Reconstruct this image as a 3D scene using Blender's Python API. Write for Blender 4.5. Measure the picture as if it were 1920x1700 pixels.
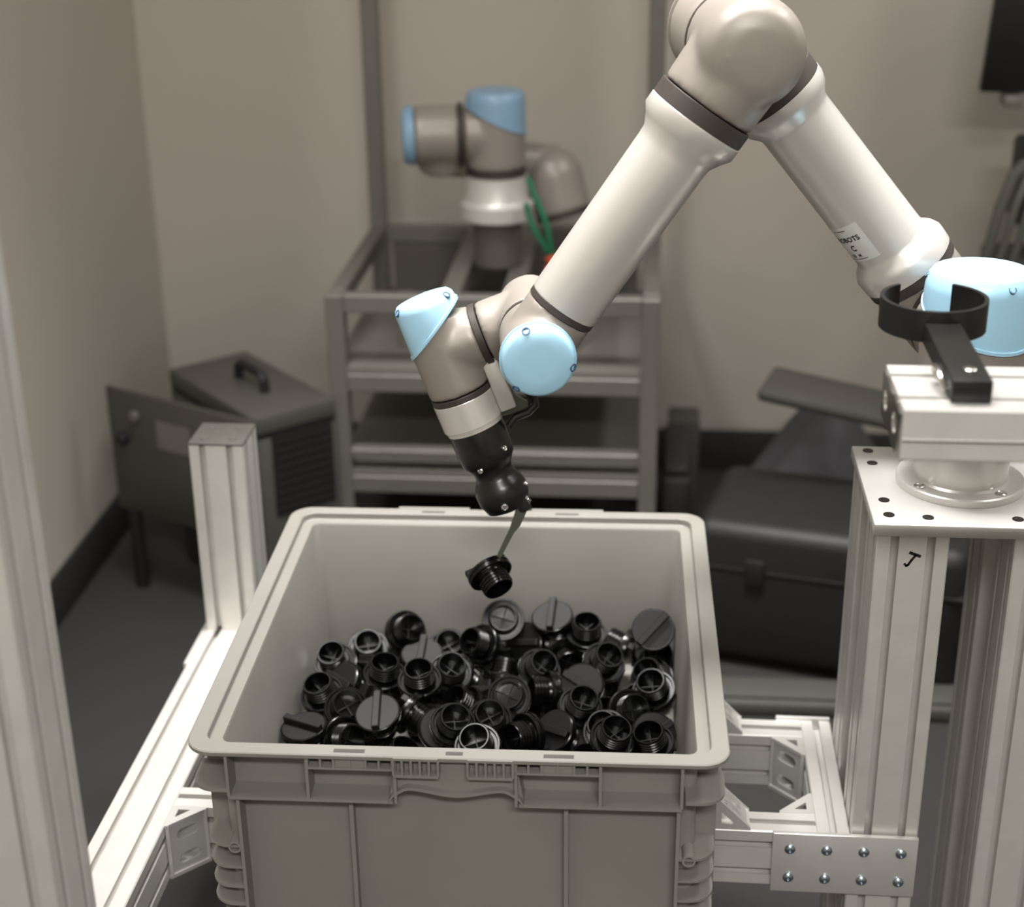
import bpy, bmesh, math, random
from mathutils import Vector, Matrix
from mathutils.geometry import tessellate_polygon
for _o in list(bpy.data.objects): bpy.data.objects.remove(_o, do_unlink=True)
scene = bpy.context.scene
col = scene.collection
V = Vector
PI = math.pi

# ------------------------------------------------------------------ camera
cam_d = bpy.data.cameras.new('camera')
cam = bpy.data.objects.new('camera', cam_d); col.objects.link(cam)
R_ = ((0.99603198, 0.02339259, -0.0858666), (0.08817072, -0.39047033, 0.91638357), (-0.01209177, -0.92031826, -0.39098348))
cam.matrix_world = Matrix(((R_[0][0], -R_[0][1], -R_[0][2], 0.0), (R_[1][0], -R_[1][1], -R_[1][2], 0.0),
                           (R_[2][0], -R_[2][1], -R_[2][2], 1.55), (0, 0, 0, 1)))
cam_d.sensor_width = 36.0; cam_d.sensor_fit = 'HORIZONTAL'; cam_d.lens = 2910.12 / 1920 * 36
cam_d.clip_start = 0.05
cam_d.dof.use_dof = True; cam_d.dof.focus_distance = 1.74; cam_d.dof.aperture_fstop = 3.2
scene.camera = cam
# ------------------------------------------------------------------ light
world = bpy.data.worlds.new('world'); scene.world = world; world.use_nodes = True
world.node_tree.nodes['Background'].inputs[0].default_value = (0.9, 0.95, 1.0, 1)
world.node_tree.nodes['Background'].inputs[1].default_value = 0.05
def area(name, loc, sx, sy, power, spread=180, color=(1, 0.985, 0.97)):   # spread: beam narrowed to keep light off the background
    d = bpy.data.lights.new(name, 'AREA'); d.shape = 'RECTANGLE'; d.size = sx; d.size_y = sy
    d.energy = power; d.spread = math.radians(spread); d.color = color
    o = bpy.data.objects.new(name, d); col.objects.link(o); o.location = loc
    return o
area('unseen_overhead_light', (-0.1, 1.95, 2.74), 1.2, 0.3, 11.5, 65)
area('unseen_overhead_light', (-0.70, 1.3, 2.74), 0.3, 1.2, 15)  # wide unseen light, added to lift the walls
area('unseen_overhead_light', (1.5, 2.1, 2.74), 0.3, 1.2, 16)  # second added wide light, for the walls and right background
area('unseen_overhead_light', (0.3, -1.0, 2.74), 1.2, 0.3, 56)  # added fill from behind the camera, brightens the front faces
vs = scene.view_settings
vs.view_transform = 'Standard'; vs.look = 'None'; vs.gamma = 1.0; vs.use_curve_mapping = False
vs.exposure = 0.8

# ------------------------------------------------------------------ materials
def lin(r, g, b):
    f = lambda c: (c / 255 / 12.92) if c / 255 <= 0.04045 else ((c / 255 + 0.055) / 1.055) ** 2.4
    return (f(r), f(g), f(b), 1)
def mat(name, rgb, rough=0.5, metal=0.0, vary=0.06, scale=12.0, bump=0.0, bscale=200.0, stretch=(1, 1, 1), spec=0.5, coat=0.0):
    m = bpy.data.materials.new(name); m.use_nodes = True
    nt = m.node_tree; b = nt.nodes['Principled BSDF']
    tc = nt.nodes.new('ShaderNodeTexCoord'); mp = nt.nodes.new('ShaderNodeMapping')
    mp.inputs['Scale'].default_value = stretch
    nt.links.new(tc.outputs['Object'], mp.inputs[0])
    nz = nt.nodes.new('ShaderNodeTexNoise'); nz.inputs['Scale'].default_value = scale; nz.inputs['Detail'].default_value = 5
    nt.links.new(mp.outputs[0], nz.inputs['Vector'])
    cr = nt.nodes.new('ShaderNodeValToRGB'); c = lin(*rgb)
    cr.color_ramp.elements[0].position = 0.3; cr.color_ramp.elements[1].position = 0.7
    cr.color_ramp.elements[0].color = tuple(x * (1 - vary) for x in c[:3]) + (1,)
    cr.color_ramp.elements[1].color = tuple(min(1, x * (1 + vary)) for x in c[:3]) + (1,)
    nt.links.new(nz.outputs['Fac'], cr.inputs[0]); nt.links.new(cr.outputs[0], b.inputs['Base Color'])
    b.inputs['Roughness'].default_value = rough; b.inputs['Metallic'].default_value = metal
    b.inputs['Specular IOR Level'].default_value = spec
    if coat: b.inputs['Coat Weight'].default_value = coat; b.inputs['Coat Roughness'].default_value = 0.15
    if bump:
        n2 = nt.nodes.new('ShaderNodeTexNoise'); n2.inputs['Scale'].default_value = bscale; n2.inputs['Detail'].default_value = 3
        nt.links.new(mp.outputs[0], n2.inputs['Vector'])
        bp = nt.nodes.new('ShaderNodeBump'); bp.inputs['Strength'].default_value = bump; bp.inputs['Distance'].default_value = 0.002
        nt.links.new(n2.outputs['Fac'], bp.inputs['Height']); nt.links.new(bp.outputs[0], b.inputs['Normal'])
    return m
MT = dict(
    alu=mat('brushed_aluminium', (214, 211, 206), 0.4, 0.45, 0.04, 30),
    alu_plate=mat('milled_aluminium', (212, 210, 206), 0.34, 0.5, 0.03, 20),
    zinc=mat('zinc_steel', (150, 162, 170), 0.28, 0.9, 0.05, 60),
    chrome=mat('bright_steel', (205, 203, 198), 0.2, 1.0, 0.03, 60),
    dark_screw=mat('dark_screw_steel', (62, 58, 54), 0.35, 0.8, 0.1, 80),
    cap_plate=mat('grey_end_cap', (72, 69, 65), 0.5, 0.1, 0.06, 40),
    crate=mat('crate_grey_plastic', (124, 121, 115), 0.42, 0.0, 0.05, 9, 0.03, 300),
    black=mat('black_plastic', (15, 15, 16), 0.3, 0.0, 0.2, 30, 0.0, 200, (1, 1, 1), 0.55),
    plug=mat('glossy_black_plug', (6, 6, 6), 0.22, 0.0, 0.2, 40, 0.04, 600, (1, 1, 1), 0.38),
    plug_matt=mat('worn_black_face', (20, 19, 19), 0.5, 0.0, 0.12, 90, 0.1, 900, (1, 1, 1), 0.3),
    holder=mat('printed_black_plastic', (24, 23, 22), 0.4, 0.0, 0.1, 60, 0.05, 400, (1, 1, 1), 0.35),
    arm_tube=mat('anodised_arm_tube', (205, 201, 195), 0.28, 0.35, 0.03, 10),
    arm_cast=mat('arm_grey_casting', (142, 135, 127), 0.4, 0.15, 0.03, 10),
    seal=mat('dark_rubber_seal', (56, 48, 43), 0.6, 0.0, 0.1, 60),
    blue=mat('pale_blue_plastic', (163, 207, 230), 0.32, 0.0, 0.02, 10, 0, 100, (1, 1, 1), 0.5),
    blue_bg=mat('dimmed_blue_plastic', (128, 160, 184), 0.4, 0.0, 0.02, 10),  # darker copy of the pale blue, background dimness put into the colour
    lid_shade=mat('lid_recess_shade', (64, 92, 118), 0.5),  # shade of a recess put into the colour of the lid screws
    sticker=mat('sticker_white', (205, 205, 200), 0.45),
    ink=mat('black_ink', (16, 15, 15), 0.5),
    finger=mat('finger_grey_green', (92, 94, 84), 0.45, 0.3),
    tool=mat('tool_black', (14, 13, 13), 0.3, 0.0, 0.2, 50, 0.15, 60, (1, 1, 1), 0.6),
    wall=mat('painted_wall', (184, 177, 166), 0.85, 0, 0.015, 1.5, 0.03, 150),
    carpet=mat('dark_carpet', (42, 40, 38), 0.95, 0, 0.12, 120, 0.5, 500),
    base=mat('rubber_baseboard', (47, 46, 43), 0.6, 0, 0.05, 20),
    ceil=mat('ceiling_tile', (222, 219, 212), 0.9, 0, 0.02, 8),
    case=mat('dark_case_paint', (74, 72, 67), 0.5, 0.1, 0.05, 20),
    case_door=mat('dark_door_paint', (66, 64, 58), 0.5, 0.1, 0.05, 20),
    vent=mat('black_vent', (16, 16, 16), 0.6),
    cart=mat('dimmed_cart_aluminium', (116, 113, 107), 0.5, 0.4, 0.04, 20),  # aluminium darkened, the dim background is put into the colour
    shelf=mat('shelf_board', (108, 105, 99), 0.6, 0.1, 0.04, 10),  # darkened along with the cart, same dimness in the colour
    pillar=mat('grey_pillar', (92, 88, 83), 0.5, 0.2, 0.03, 10),
    green=mat('green_hose', (38, 110, 78), 0.4), red=mat('red_connector', (190, 74, 40), 0.4),
    screen=mat('monitor_black', (16, 16, 15), 0.35),
    cable=mat('grey_cable', (80, 78, 72), 0.55), cloth=mat('grey_purple_cloth', (66, 63, 66), 0.95, 0, 0.08, 40, 0.4, 300),
    board=mat('dark_board', (60, 58, 54), 0.5), dark=mat('black_case', (26, 26, 25), 0.55, 0, 0.1, 20),
    plinth=mat('grey_plinth', (66, 64, 60), 0.7),
)
# ------------------------------------------------------------------ mesh helpers
def frame(axis, hint=None):
    a = V(axis).normalized(); h = V(hint) if hint is not None else (V((0, 0, 1)) if abs(a.z) < 0.9 else V((1, 0, 0)))
    x = (h - a * h.dot(a)).normalized(); return x, a.cross(x), a
class MB:
    def __init__(s): s.v = []; s.f = []
    def add(s, vs_, fs_):
        n = len(s.v); s.v += [V(p) for p in vs_]; s.f += [[i + n for i in f] for f in fs_]; return s
    def box(s, lo, hi):
        x0, y0, z0 = lo; x1, y1, z1 = hi
        return s.add([(x0, y0, z0), (x1, y0, z0), (x1, y1, z0), (x0, y1, z0), (x0, y0, z1), (x1, y0, z1), (x1, y1, z1), (x0, y1, z1)],
                     [(0, 3, 2, 1), (4, 5, 6, 7), (0, 1, 5, 4), (1, 2, 6, 5), (2, 3, 7, 6), (3, 0, 4, 7)])
    def bbox(s, lo, hi, b=0.002, seg=2):
        bm = bmesh.new(); bmesh.ops.create_cube(bm, size=1)
        for v in bm.verts:
            v.co = V([lo[i] + (hi[i] - lo[i]) * (v.co[i] + 0.5) for i in range(3)])
        bmesh.ops.bevel(bm, geom=bm.edges[:], offset=b, segments=seg, affect='EDGES', profile=0.5)
        s.add([v.co.copy() for v in bm.verts], [[v.index for v in f.verts] for f in bm.faces]); bm.free(); return s
    def obox(s, c, ex, ey, ez, b=0.0):         # oriented box, half extents as vectors
        t = MB(); (t.bbox((-1, -1, -1), (1, 1, 1), 0.12, 2) if b < 0 else t.box((-1, -1, -1), (1, 1, 1)))
        c, ex, ey, ez = V(c), V(ex), V(ey), V(ez)
        if b > 0:
            t = MB(); t.bbox((-ex.length, -ey.length, -ez.length), (ex.length, ey.length, ez.length), b, 2)
            ex, ey, ez = ex.normalized(), ey.normalized(), ez.normalized()
        return s.add([c + ex * p.x + ey * p.y + ez * p.z for p in t.v], t.f)
    def lathe(s, prof, o, axis, seg=40, hint=None, a0=0.0, a1=2 * PI):
        x, y, a = frame(axis, hint); o = V(o); full = abs(a1 - a0 - 2 * PI) < 1e-6
        n = seg if full else seg + 1; vs_ = []; fs_ = []
        for (t, r) in prof:
            for k in range(n):
                th = a0 + (a1 - a0) * k / seg
                vs_.append(o + a * t + (x * math.cos(th) + y * math.sin(th)) * max(r, 1e-5))
        for i in range(len(prof) - 1):
            for k in range(seg):
                k2 = (k + 1) % n
                fs_.append((i * n + k, i * n + k2, (i + 1) * n + k2, (i + 1) * n + k))
        return s.add(vs_, fs_)
    def cyl(s, p0, p1, r, seg=24, b=0.0):
        L = (V(p1) - V(p0)).length
        pr = [(0, 0), (0, r - b), (b, r), (L - b, r), (L, r - b), (L, 0)] if b else [(0, 0), (0, r), (L, r), (L, 0)]
        return s.lathe(pr, p0, V(p1) - V(p0), seg)
    def tube(s, pts, r, seg=10):               # swept round tube along a smooth path
        pts = [V(p) for p in pts]; n = len(pts); vs_ = []; fs_ = []; x = None
        for i, p in enumerate(pts):
            d = (pts[min(i + 1, n - 1)] - pts[max(i - 1, 0)]).normalized()
            if x is None: x, y, _ = frame(d)
            else:
                x = (x - d * x.dot(d)).normalized(); y = d.cross(x)
            for k in range(seg):
                th = 2 * PI * k / seg; vs_.append(p + (x * math.cos(th) + y * math.sin(th)) * r)
        for i in range(n - 1):
            for k in range(seg): fs_.append((i * seg + k, i * seg + (k + 1) % seg, (i + 1) * seg + (k + 1) % seg, (i + 1) * seg + k))
        fs_.append(list(range(seg))[::-1]); fs_.append([(n - 1) * seg + k for k in range(seg)])
        return s.add(vs_, fs_)
    def plate(s, outer, holes, o, ex, ey, t):  # flat plate with holes: 2d outlines placed with ex, ey; thickness t along ex x ey
        o, ex, ey = V(o), V(ex), V(ey); nz = ex.cross(ey).normalized()
        loops = [outer] + list(holes); flat = [p for l in loops for p in l]
        tri = tessellate_polygon([[V((p[0], p[1], 0)) for p in l] for l in loops]); n = len(flat)
        vs_ = [o + ex * p[0] + ey * p[1] for p in flat]; vs_ += [q + nz * t for q in vs_]
        fs_ = [tuple(t_)[::-1] for t_ in tri] + [tuple(i + n for i in t_) for t_ in tri]
        k = 0
        for l in loops:
            m = len(l)
            for i in range(m): a_, b_ = k + i, k + (i + 1) % m; fs_.append((a_, b_, b_ + n, a_ + n))
            k += m
        return s.add(vs_, fs_)
    def build(s, name, m, parent=None, smooth=35, bevel=0, remesh=0, fix=True):
        me = bpy.data.meshes.new(name); me.from_pydata([tuple(p) for p in s.v], [], s.f); me.validate()
        if fix:
            bm = bmesh.new(); bm.from_mesh(me); bmesh.ops.remove_doubles(bm, verts=bm.verts, dist=1e-6)
            bmesh.ops.recalc_face_normals(bm, faces=bm.faces); bm.to_mesh(me); bm.free()
        me.materials.append(MT[m])
        if smooth:
            me.shade_smooth(); me.set_sharp_from_angle(angle=math.radians(smooth))
        o = bpy.data.objects.new(name, me); col.objects.link(o)
        if parent is not None:
            o.parent = parent; o.matrix_parent_inverse = parent.matrix_world.inverted()
        if remesh:
            md = o.modifiers.new('blend', 'REMESH'); md.mode = 'VOXEL'; md.voxel_size = remesh; md.use_smooth_shade = True
            ms = o.modifiers.new('soften', 'SMOOTH'); ms.factor = 0.5; ms.iterations = 14
        if bevel:
            mb_ = o.modifiers.new('edge', 'BEVEL'); mb_.width = bevel; mb_.segments = 2; mb_.limit_method = 'ANGLE'; mb_.angle_limit = math.radians(40)
        return o
def thing(name, label, cat, loc=(0, 0, 0), rotz=0.0, group=None):
    o = bpy.data.objects.new(name, None); col.objects.link(o); o.empty_display_size = 0.05
    o.location = loc; o.rotation_euler = (0, 0, rotz); o['label'] = label; o['category'] = cat
    if group: o['group'] = group
    bpy.context.view_layer.update(); return o
def tag(o, label, cat, group=None):
    o['label'] = label; o['category'] = cat
    if group: o['group'] = group
    return o
def struct(o): o['kind'] = 'structure'; return o
def local(o): o.matrix_parent_inverse = Matrix(); return o   # mesh given in the parent's own coordinates
def arc(cx, cy, r, a0, a1, n): return [(cx + r * math.cos(a0 + (a1 - a0) * k / n), cy + r * math.sin(a0 + (a1 - a0) * k / n)) for k in range(n + 1)]
def circle(cx, cy, r, n=16): return [(cx + r * math.cos(2 * PI * k / n), cy + r * math.sin(2 * PI * k / n)) for k in range(n)]
def stadium(cx, cy, L, r, ang=0, n=8):
    p = arc(L / 2, 0, r, -PI / 2, PI / 2, n) + arc(-L / 2, 0, r, PI / 2, 1.5 * PI, n)
    return [(cx + x * math.cos(ang) - y * math.sin(ang), cy + x * math.sin(ang) + y * math.cos(ang)) for x, y in p]
def extrusion_outline(w, h, nw, nh, sw=0.0095, lip=0.0024, cw=0.018, dep=0.0135, ch=0.0015):
    """Outline of a T-slot extrusion, w x h, with nw slots on the w sides and nh on the h sides, centred."""
    def side(L, n):                               # along a side of length L: list of (t, depth)
        out = [(ch, 0)]
        for k in range(n):
            c = L * (k + 0.5) / n
            out += [(c - sw / 2, 0), (c - sw / 2, lip), (c - cw / 2, lip + 0.0004), (c - cw * 0.3, dep), (c + cw * 0.3, dep), (c + cw / 2, lip + 0.0004), (c + sw / 2, lip), (c + sw / 2, 0)]
        return out + [(L - ch, 0)]
    P = [(-w / 2 + t, -h / 2 + d) for t, d in side(w, nw)] + [(w / 2 - d, -h / 2 + t) for t, d in side(h, nh)]
    return P + [(w / 2 - t, h / 2 - d) for t, d in side(w, nw)] + [(-w / 2 + d, h / 2 - t) for t, d in side(h, nh)]
def extrusion(w, h, nw, nh, o, ex, ey, L, bores=True, **kw):
    """o: centre of one end, section axes ex, ey; runs along ex x ey."""
    holes = []
    if bores:
        for i in range(nw):
            for j in range(nh): holes.append(circle(-w / 2 + w * (i + 0.5) / nw, -h / 2 + h * (j + 0.5) / nh, 0.0034, 10))
    return MB().plate(extrusion_outline(w, h, nw, nh, **kw), holes, o, ex, ey, L)
X, Y, Z = V((1, 0, 0)), V((0, 1, 0)), V((0, 0, 1))

# ------------------------------------------------------------------ setting
WX0, WX1, WY0, WY1, CZ = -1.19, 2.6, -2.2, 3.57, 2.76
struct(MB().box((WX0, WY0, -0.1), (WX1, WY1, 0)).build('floor', 'carpet', smooth=0))
struct(MB().box((WX0 - 0.1, WY1, -0.1), (WX1 + 0.1, WY1 + 0.1, CZ + 0.1)).build('wall_back', 'wall', smooth=0))
struct(MB().box((WX0 - 0.1, WY0, -0.1), (WX0, WY1, CZ + 0.1)).build('wall_left', 'wall', smooth=0))
struct(MB().box((WX1, WY0, -0.1), (WX1 + 0.1, WY1, CZ + 0.1)).build('wall_right', 'wall', smooth=0))
struct(MB().box((WX0 - 0.1, WY0 - 0.1, -0.1), (WX1 + 0.1, WY0, CZ + 0.1)).build('wall_front', 'wall', smooth=0))
struct(MB().box((WX0, WY0, CZ), (WX1, WY1, CZ + 0.1)).build('ceiling', 'ceil', smooth=0))
struct(MB().bbox((WX0, WY1 - 0.008, 0), (WX1, WY1, 0.105), 0.003).build('baseboard_back', 'base'))
struct(MB().bbox((WX0, WY0, 0), (WX0 + 0.008, WY1 - 0.008, 0.105), 0.003).build('baseboard_left', 'base'))
# ------------------------------------------------------------------ aluminium machine frame
def gusset(parent, o, d1, d2, up, L=0.043, H=0.08, t=0.0045):
    """Cast corner bracket: two legs along d1 and d2, triangular ends with a hole, sloping face with two oval slots."""
    o, d1, d2, up = V(o), V(d1), V(d2), V(up)
    m = MB()
    g = .0007; hh = H / 2 - g; c = o + up * H / 2
    m.obox(c + d1 * (L / 2 + g) + d2 * (t / 2 + g), d1 * (L / 2 - 2 * g), d2 * t / 2, up * hh)
    m.obox(c + d2 * (L / 2 + g) + d1 * (t / 2 + g), d1 * t / 2, d2 * (L / 2 - 2 * g), up * hh)
    s_ = 1 if d1.cross(d2).dot(up) > 0 else -1
    tri = [(0, 0), (L, 0), (L, .003), (.003, L), (0, L)]; hole = [(0.008, 0.008), (L - 0.019, 0.008), (0.008, L - 0.019)]
    for z in (0.0, H - 0.005):
        m.plate(tri if s_ > 0 else [(y, x) for x, y in tri], [hole if s_ > 0 else [(y, x) for x, y in hole]], o + up * z, d1 if s_ > 0 else d2, d2 if s_ > 0 else d1, .005)
    w = L * math.sqrt(2) - .004; e = (d2 - d1).normalized(); n_ = (d1 + d2).normalized()
    ov = [stadium(w / 2, (H - 2 * g) * k, 0.016, 0.0075) for k in (0.27, 0.73)]
    st_ = o + d1 * L + e * .002 - n_ * .0035 + up * g
    ee = e if e.cross(up).dot(n_) > 0 else -e
    if ee is not e and ee != e: st_ = st_ + e * w
    m.plate([(0, 0), (w, 0), (w, H - 2 * g), (0, H - 2 * g)], ov, st_, ee, up, .004)
    return m.build('corner_bracket', 'alu_plate', parent, 0)
def bolt(parent, p, n, r=0.0065, name='bolt', mt='zinc', h=0.0045):
    m = MB(); p = V(p); n = V(n)
    m.lathe([(0, 0), (0, r), (h * 0.45, r), (h * 0.85, r * 0.72), (h, r * 0.45), (h * 0.5, r * 0.42), (h * 0.5, 0)], p, n, 16)
    return m.build(name, mt, parent, 40)
ZB = 0.384
fr = thing('machine_frame', 'low bright aluminium extrusion frame under and around the grey crate', 'frame', (-0.2, 1.65, 0))
extrusion(.081, .08, 2, 2, (-.622, 1.15, ZB - .04), X * -1, Z, .953).build('rail', 'alu', fr, 30)
for y in (1.60, 1.81):
    extrusion(.04, .08, 1, 2, (-.5815, y, ZB - .04), Y, Z, .7995).build('crossbar', 'alu', fr, 30)
extrusion(.08, .04, 2, 1, (.238, 1.58, ZB - .0402), Z, X, .25).build('crossbar', 'alu', fr, 30)
for y in (1.21, 2.055):
    extrusion(.08, .08, 2, 2, (-.622, y, 0), X, Y, ZB - .0801, False).build('leg', 'alu', fr, 30)
st = extrusion(.08, .08, 2, 2, (-.6195, 2.06, ZB + .0002), X, Y, .689 - ZB).build('stub_post', 'alu', fr, 30)
cp = MB().bbox((-.6602, 2.0195, .689), (-.5788, 2.1005, .6925), .0012).build('end_cap', 'cap_plate', st)
for sx in (-.021, .021):
    for sy in (-.021, .021):
        b_ = MB().lathe([(0, .0062), (.0012, .0062), (.002, .004), (.002, 0)], (-.6195 + sx, 2.06 + sy, .6922), Z, 14).build('end_cap_plug', 'cap_plate', st)
MB().bbox((-.669, 1.925, ZB - .078), (-.6627, 2.10, ZB - .002), .001).build('splice_plate', 'alu_plate', fr)
gusset(fr, (-.5813, 1.58, ZB - .08), X, -Y, Z)
gusset(fr, (.2177, 1.79, ZB - .08), -X, -Y, Z, .042)
gusset(fr, (.2177, 1.62, ZB - .08), -X, Y, Z, .042)
for y in (1.60, 1.81):        # stops standing on the crossbars against the crate
    gusset(fr, (.094, y - .02, ZB + .0003), X, Z, Y, .044, .04, .004)
sp = MB().bbox((.165, 1.5735, .3005), (.3385, 1.58, .386), .001).build('splice_plate', 'alu_plate', fr)
for i in range(4):
    for j in range(2): bolt(sp, (.186 + i * .0443, 1.5736, .3225 + j * .042), -Y)
MB().bbox((.185, 1.8302, .306), (.2575, 1.836, .388), .001).build('splice_plate', 'alu_plate', fr)

# ------------------------------------------------------------------ pedestal
pd = thing('robot_pedestal', 'tall aluminium pedestal of four extrusion columns under a bolted square plate', 'pedestal', (.3735, 1.69, 0))
fcol = None
for cx, cy in ((.2987, 1.6235), (.4495, 1.6235), (.2987, 1.7605), (.4495, 1.7605)):
    c_ = extrusion(.08, .08, 2, 2, (cx, cy, 0), X, Y, .7870, False).build('column', 'alu', pd, 30)
    if fcol is None: fcol = c_
pl = MB().bbox((.2534, 1.578, .7872), (.4946, 1.804, .802), .0022, 2).build('top_plate', 'alu_plate', pd)
for p in ((.2718, 1.788), (.2723, 1.750), (.2725, 1.643), (.2728, 1.6035), (.3153, 1.599), (.4135, 1.6005), (.4765, 1.6035), (.4765, 1.643), (.4765, 1.75), (.4765, 1.788)):
    MB().lathe([(.0001, .0064), (.0006, .0064), (.0008, .0050), (.0004, .0034), (.0004, 0)], (p[0], p[1], .802), Z, 18).build('screw', 'dark_screw', pl)
# hand-drawn letter on the front face of the near left column
jy = 1.5833
def stroke(m, pts, w):
    for (x0, z0), (x1, z1) in zip(pts[:-1], pts[1:]):
        d = V((x1 - x0, 0, z1 - z0)); n_ = V((-d.z, 0, d.x)).normalized() * w / 2; e = d.normalized() * w * .3
        a_, b_ = V((x0, jy, z0)) - e, V((x1, jy, z1)) + e
        m.add([a_ - n_, b_ - n_, b_ + n_, a_ + n_, a_ - n_ - Y * .0003, b_ - n_ - Y * .0003, b_ + n_ - Y * .0003, a_ + n_ - Y * .0003],
              [(0, 1, 2, 3), (4, 5, 6, 7), (0, 1, 5, 4), (1, 2, 6, 5), (2, 3, 7, 6), (3, 0, 4, 7)])
jm = MB(); stroke(jm, [(.2965, .7655), (.3075, .7615)], .0035)
stroke(jm, [(.3028, .7625), (.2985, .756), (.2955, .7505), (.2935, .749), (.2915, .7515)], .0026)
jm.build('marker_letter', 'ink', fcol, 0)

# ------------------------------------------------------------------ near left post
po = thing('upright_post', 'tall aluminium extrusion post at the left edge, nearest the camera', 'post', (-.538, 1.084, 0))
extrusion(.08, .08, 2, 2, (-.538, 1.0835, 0), X, Y, 2.2).build('extrusion', 'alu', po, 30)
MB().bbox((-.60, 1.02, 0.0), (-.476, 1.146, .008), .002).build('foot_plate', 'alu_plate', po)

# ------------------------------------------------------------------ bar with the ring holder
br = thing('mounting_bar', 'bright horizontal aluminium bar carrying the black ring holder', 'bar', (.6, 1.322, 0))
extrusion(.114, .048, 2, 0, (.2200, 1.3225, 1.036), Y, Z, .56, False, sw=.007, cw=.02, dep=.012).build('extrusion', 'alu', br, 30)
MB().box((.2205, 1.2641, 1.0300), (.78, 1.2656, 1.0318)).build('edge_highlight', 'chrome', br)  # bright strip added as the highlight along the bar front
m = MB()                       # scalloped die-cast cap on the end
m.plate([(-.052, -.02), (-.02, -.024), (0, -.018), (.02, -.024), (.052, -.02), (.05, 0), (.053, .018), (.02, .023), (0, .018), (-.02, .023), (-.053, .018), (-.05, 0)],
        [circle(-.028, 0, .011, 14), circle(.028, 0, .011, 14)], (.2196, 1.3225, 1.036), Y, Z, -.0025)
m.build('end_cap', 'chrome', br)
extrusion(.08, .08, 2, 2, (.70, 1.3225, 0), X, Y, 1.0115, False).build('leg', 'alu', br, 30)
rh = thing('ring_holder', 'black open ring holder screwed onto the aluminium bar before the blue lid', 'holder', (.279, 1.3, 1.0605))
rc = V((.2785, 1.492, 1.0605)); g0, g1 = math.radians(124), math.radians(60 + 360)
pts = [(.052 * math.cos(g0 + (g1 - g0) * k / 60), .052 * math.sin(g0 + (g1 - g0) * k / 60)) for k in range(61)]
pin = [(.0478 * math.cos(g0 + (g1 - g0) * k / 60), .0478 * math.sin(g0 + (g1 - g0) * k / 60)) for k in range(61)]
MB().plate(pts + pin[::-1], [], rc, X, Y, .031).build('ring', 'holder', rh, 40, .0008)
MB().bbox((.2618, 1.2815, 1.0604), (.2962, 1.443, 1.081), .0012).build('arm', 'holder', rh)
hs = MB().lathe([(0, .0062), (.002, .0062), (.0028, .005), (.0028, .003), (.001, .0026), (.001, 0)], (.2807, 1.308, 1.0809), Z, 20).build('screw', 'chrome', rh)
MB().tube([(.2612, 1.30, 1.064), (.2575, 1.306, 1.070), (.2555, 1.318, 1.076), (.2545, 1.330, 1.0765), (.2555, 1.336, 1.072), (.258, 1.332, 1.066), (.2612, 1.322, 1.064)], .0028, 8).build('spring_clip', 'chrome', rh)

# ------------------------------------------------------------------ grey crate
CW, CD, CH = .573, .607, .245
cr = thing('storage_crate', 'grey plastic stacking crate holding a pile of black plugs', 'crate', (-.198, 1.6485, .3862), math.radians(1.3))
def rrect(ins, rad=None, n=8):
    hx, hy = CW / 2 - ins, CD / 2 - ins; r = rad if rad is not None else max(.008, .030 - ins * .6); p = []
    for cx, cy, a0 in ((hx - r, hy - r, 0), (-hx + r, hy - r, PI / 2), (-hx + r, -hy + r, PI), (hx - r, -hy + r, 1.5 * PI)):
        p += arc(cx, cy, r, a0, a0 + PI / 2, n)
    return p
def loft(m, rings, cap0=False, cap1=False):
    n = len(rrect(.01)); vs_ = []; fs_ = []
    for ins, z in rings: vs_ += [(x, y, z) for x, y in rrect(ins)]
    for i in range(len(rings) - 1):
        for k in range(n): fs_.append((i * n + k, i * n + (k + 1) % n, (i + 1) * n + (k + 1) % n, (i + 1) * n + k))
    if cap0: fs_.append(list(range(n))[::-1])
    if cap1: fs_.append([(len(rings) - 1) * n + k for k in range(n)])
    return m.add(vs_, fs_)
EW0, EW1 = .032, .032            # outside wall inset at the top and at the bottom
IW0, IW1 = .0345, .041
def ext(z): return EW1 + (EW0 - EW1) * z / CH
m = MB()
loft(m, [(EW1 + .004, 0), (EW1, .004), (EW0, CH - .0130), (.0175, CH - .0128), (.0168, CH - .0065), (.0015, CH - .0065), (0, CH - .005), (0, CH - .0012), (.0012, CH), (.018, CH), (.019, CH - .001),
         (.0195, CH - .0085), (.0205, CH - .0095), (.033, CH - .0095), (IW0, CH - .0125), (IW1, .026), (IW1 + .006, .020)], True, True)
local(m.build('shell', 'crate', cr, 38))
fy = -CD / 2                     # front plane in crate coordinates
def px(x): return (x - 842) / 1806.0       # photo column on the front face -> crate x
LIP = CH - .058
def rib(side, pos, ins0, z0, z1=None, ht=.0016):
    """Vertical stiffening rib on one side of the crate, up to the stepped underside of the rim."""
    top = z1 is None; e = .0334
    P = [(ins0, z0), (e, z0), (e, CH - .0132), (.0170, CH - .0132), (.0164, CH - .0068), (ins0, CH - .0068)] if top else [(ins0, z0), (e, z0), (e, z1), (ins0, z1)]
    o, ex, nn = {'f': ((pos, -CD / 2, 0), Y, X), 'b': ((pos, CD / 2, 0), -Y, X), 'l': ((-CW / 2, pos, 0), X, Y), 'r': ((CW / 2, pos, 0), -X, Y)}[side]
    th_ = ht * 2 if ex.cross(Z).dot(nn) > 0 else -ht * 2
    o = V(o) - nn * ht if th_ > 0 else V(o) - nn * ht
    return local(MB().plate(P, [], o, ex, Z, ht * 2 if ex.cross(Z).dot(nn) > 0 else -ht * 2).build('rib', 'crate', cr, 0))
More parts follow.
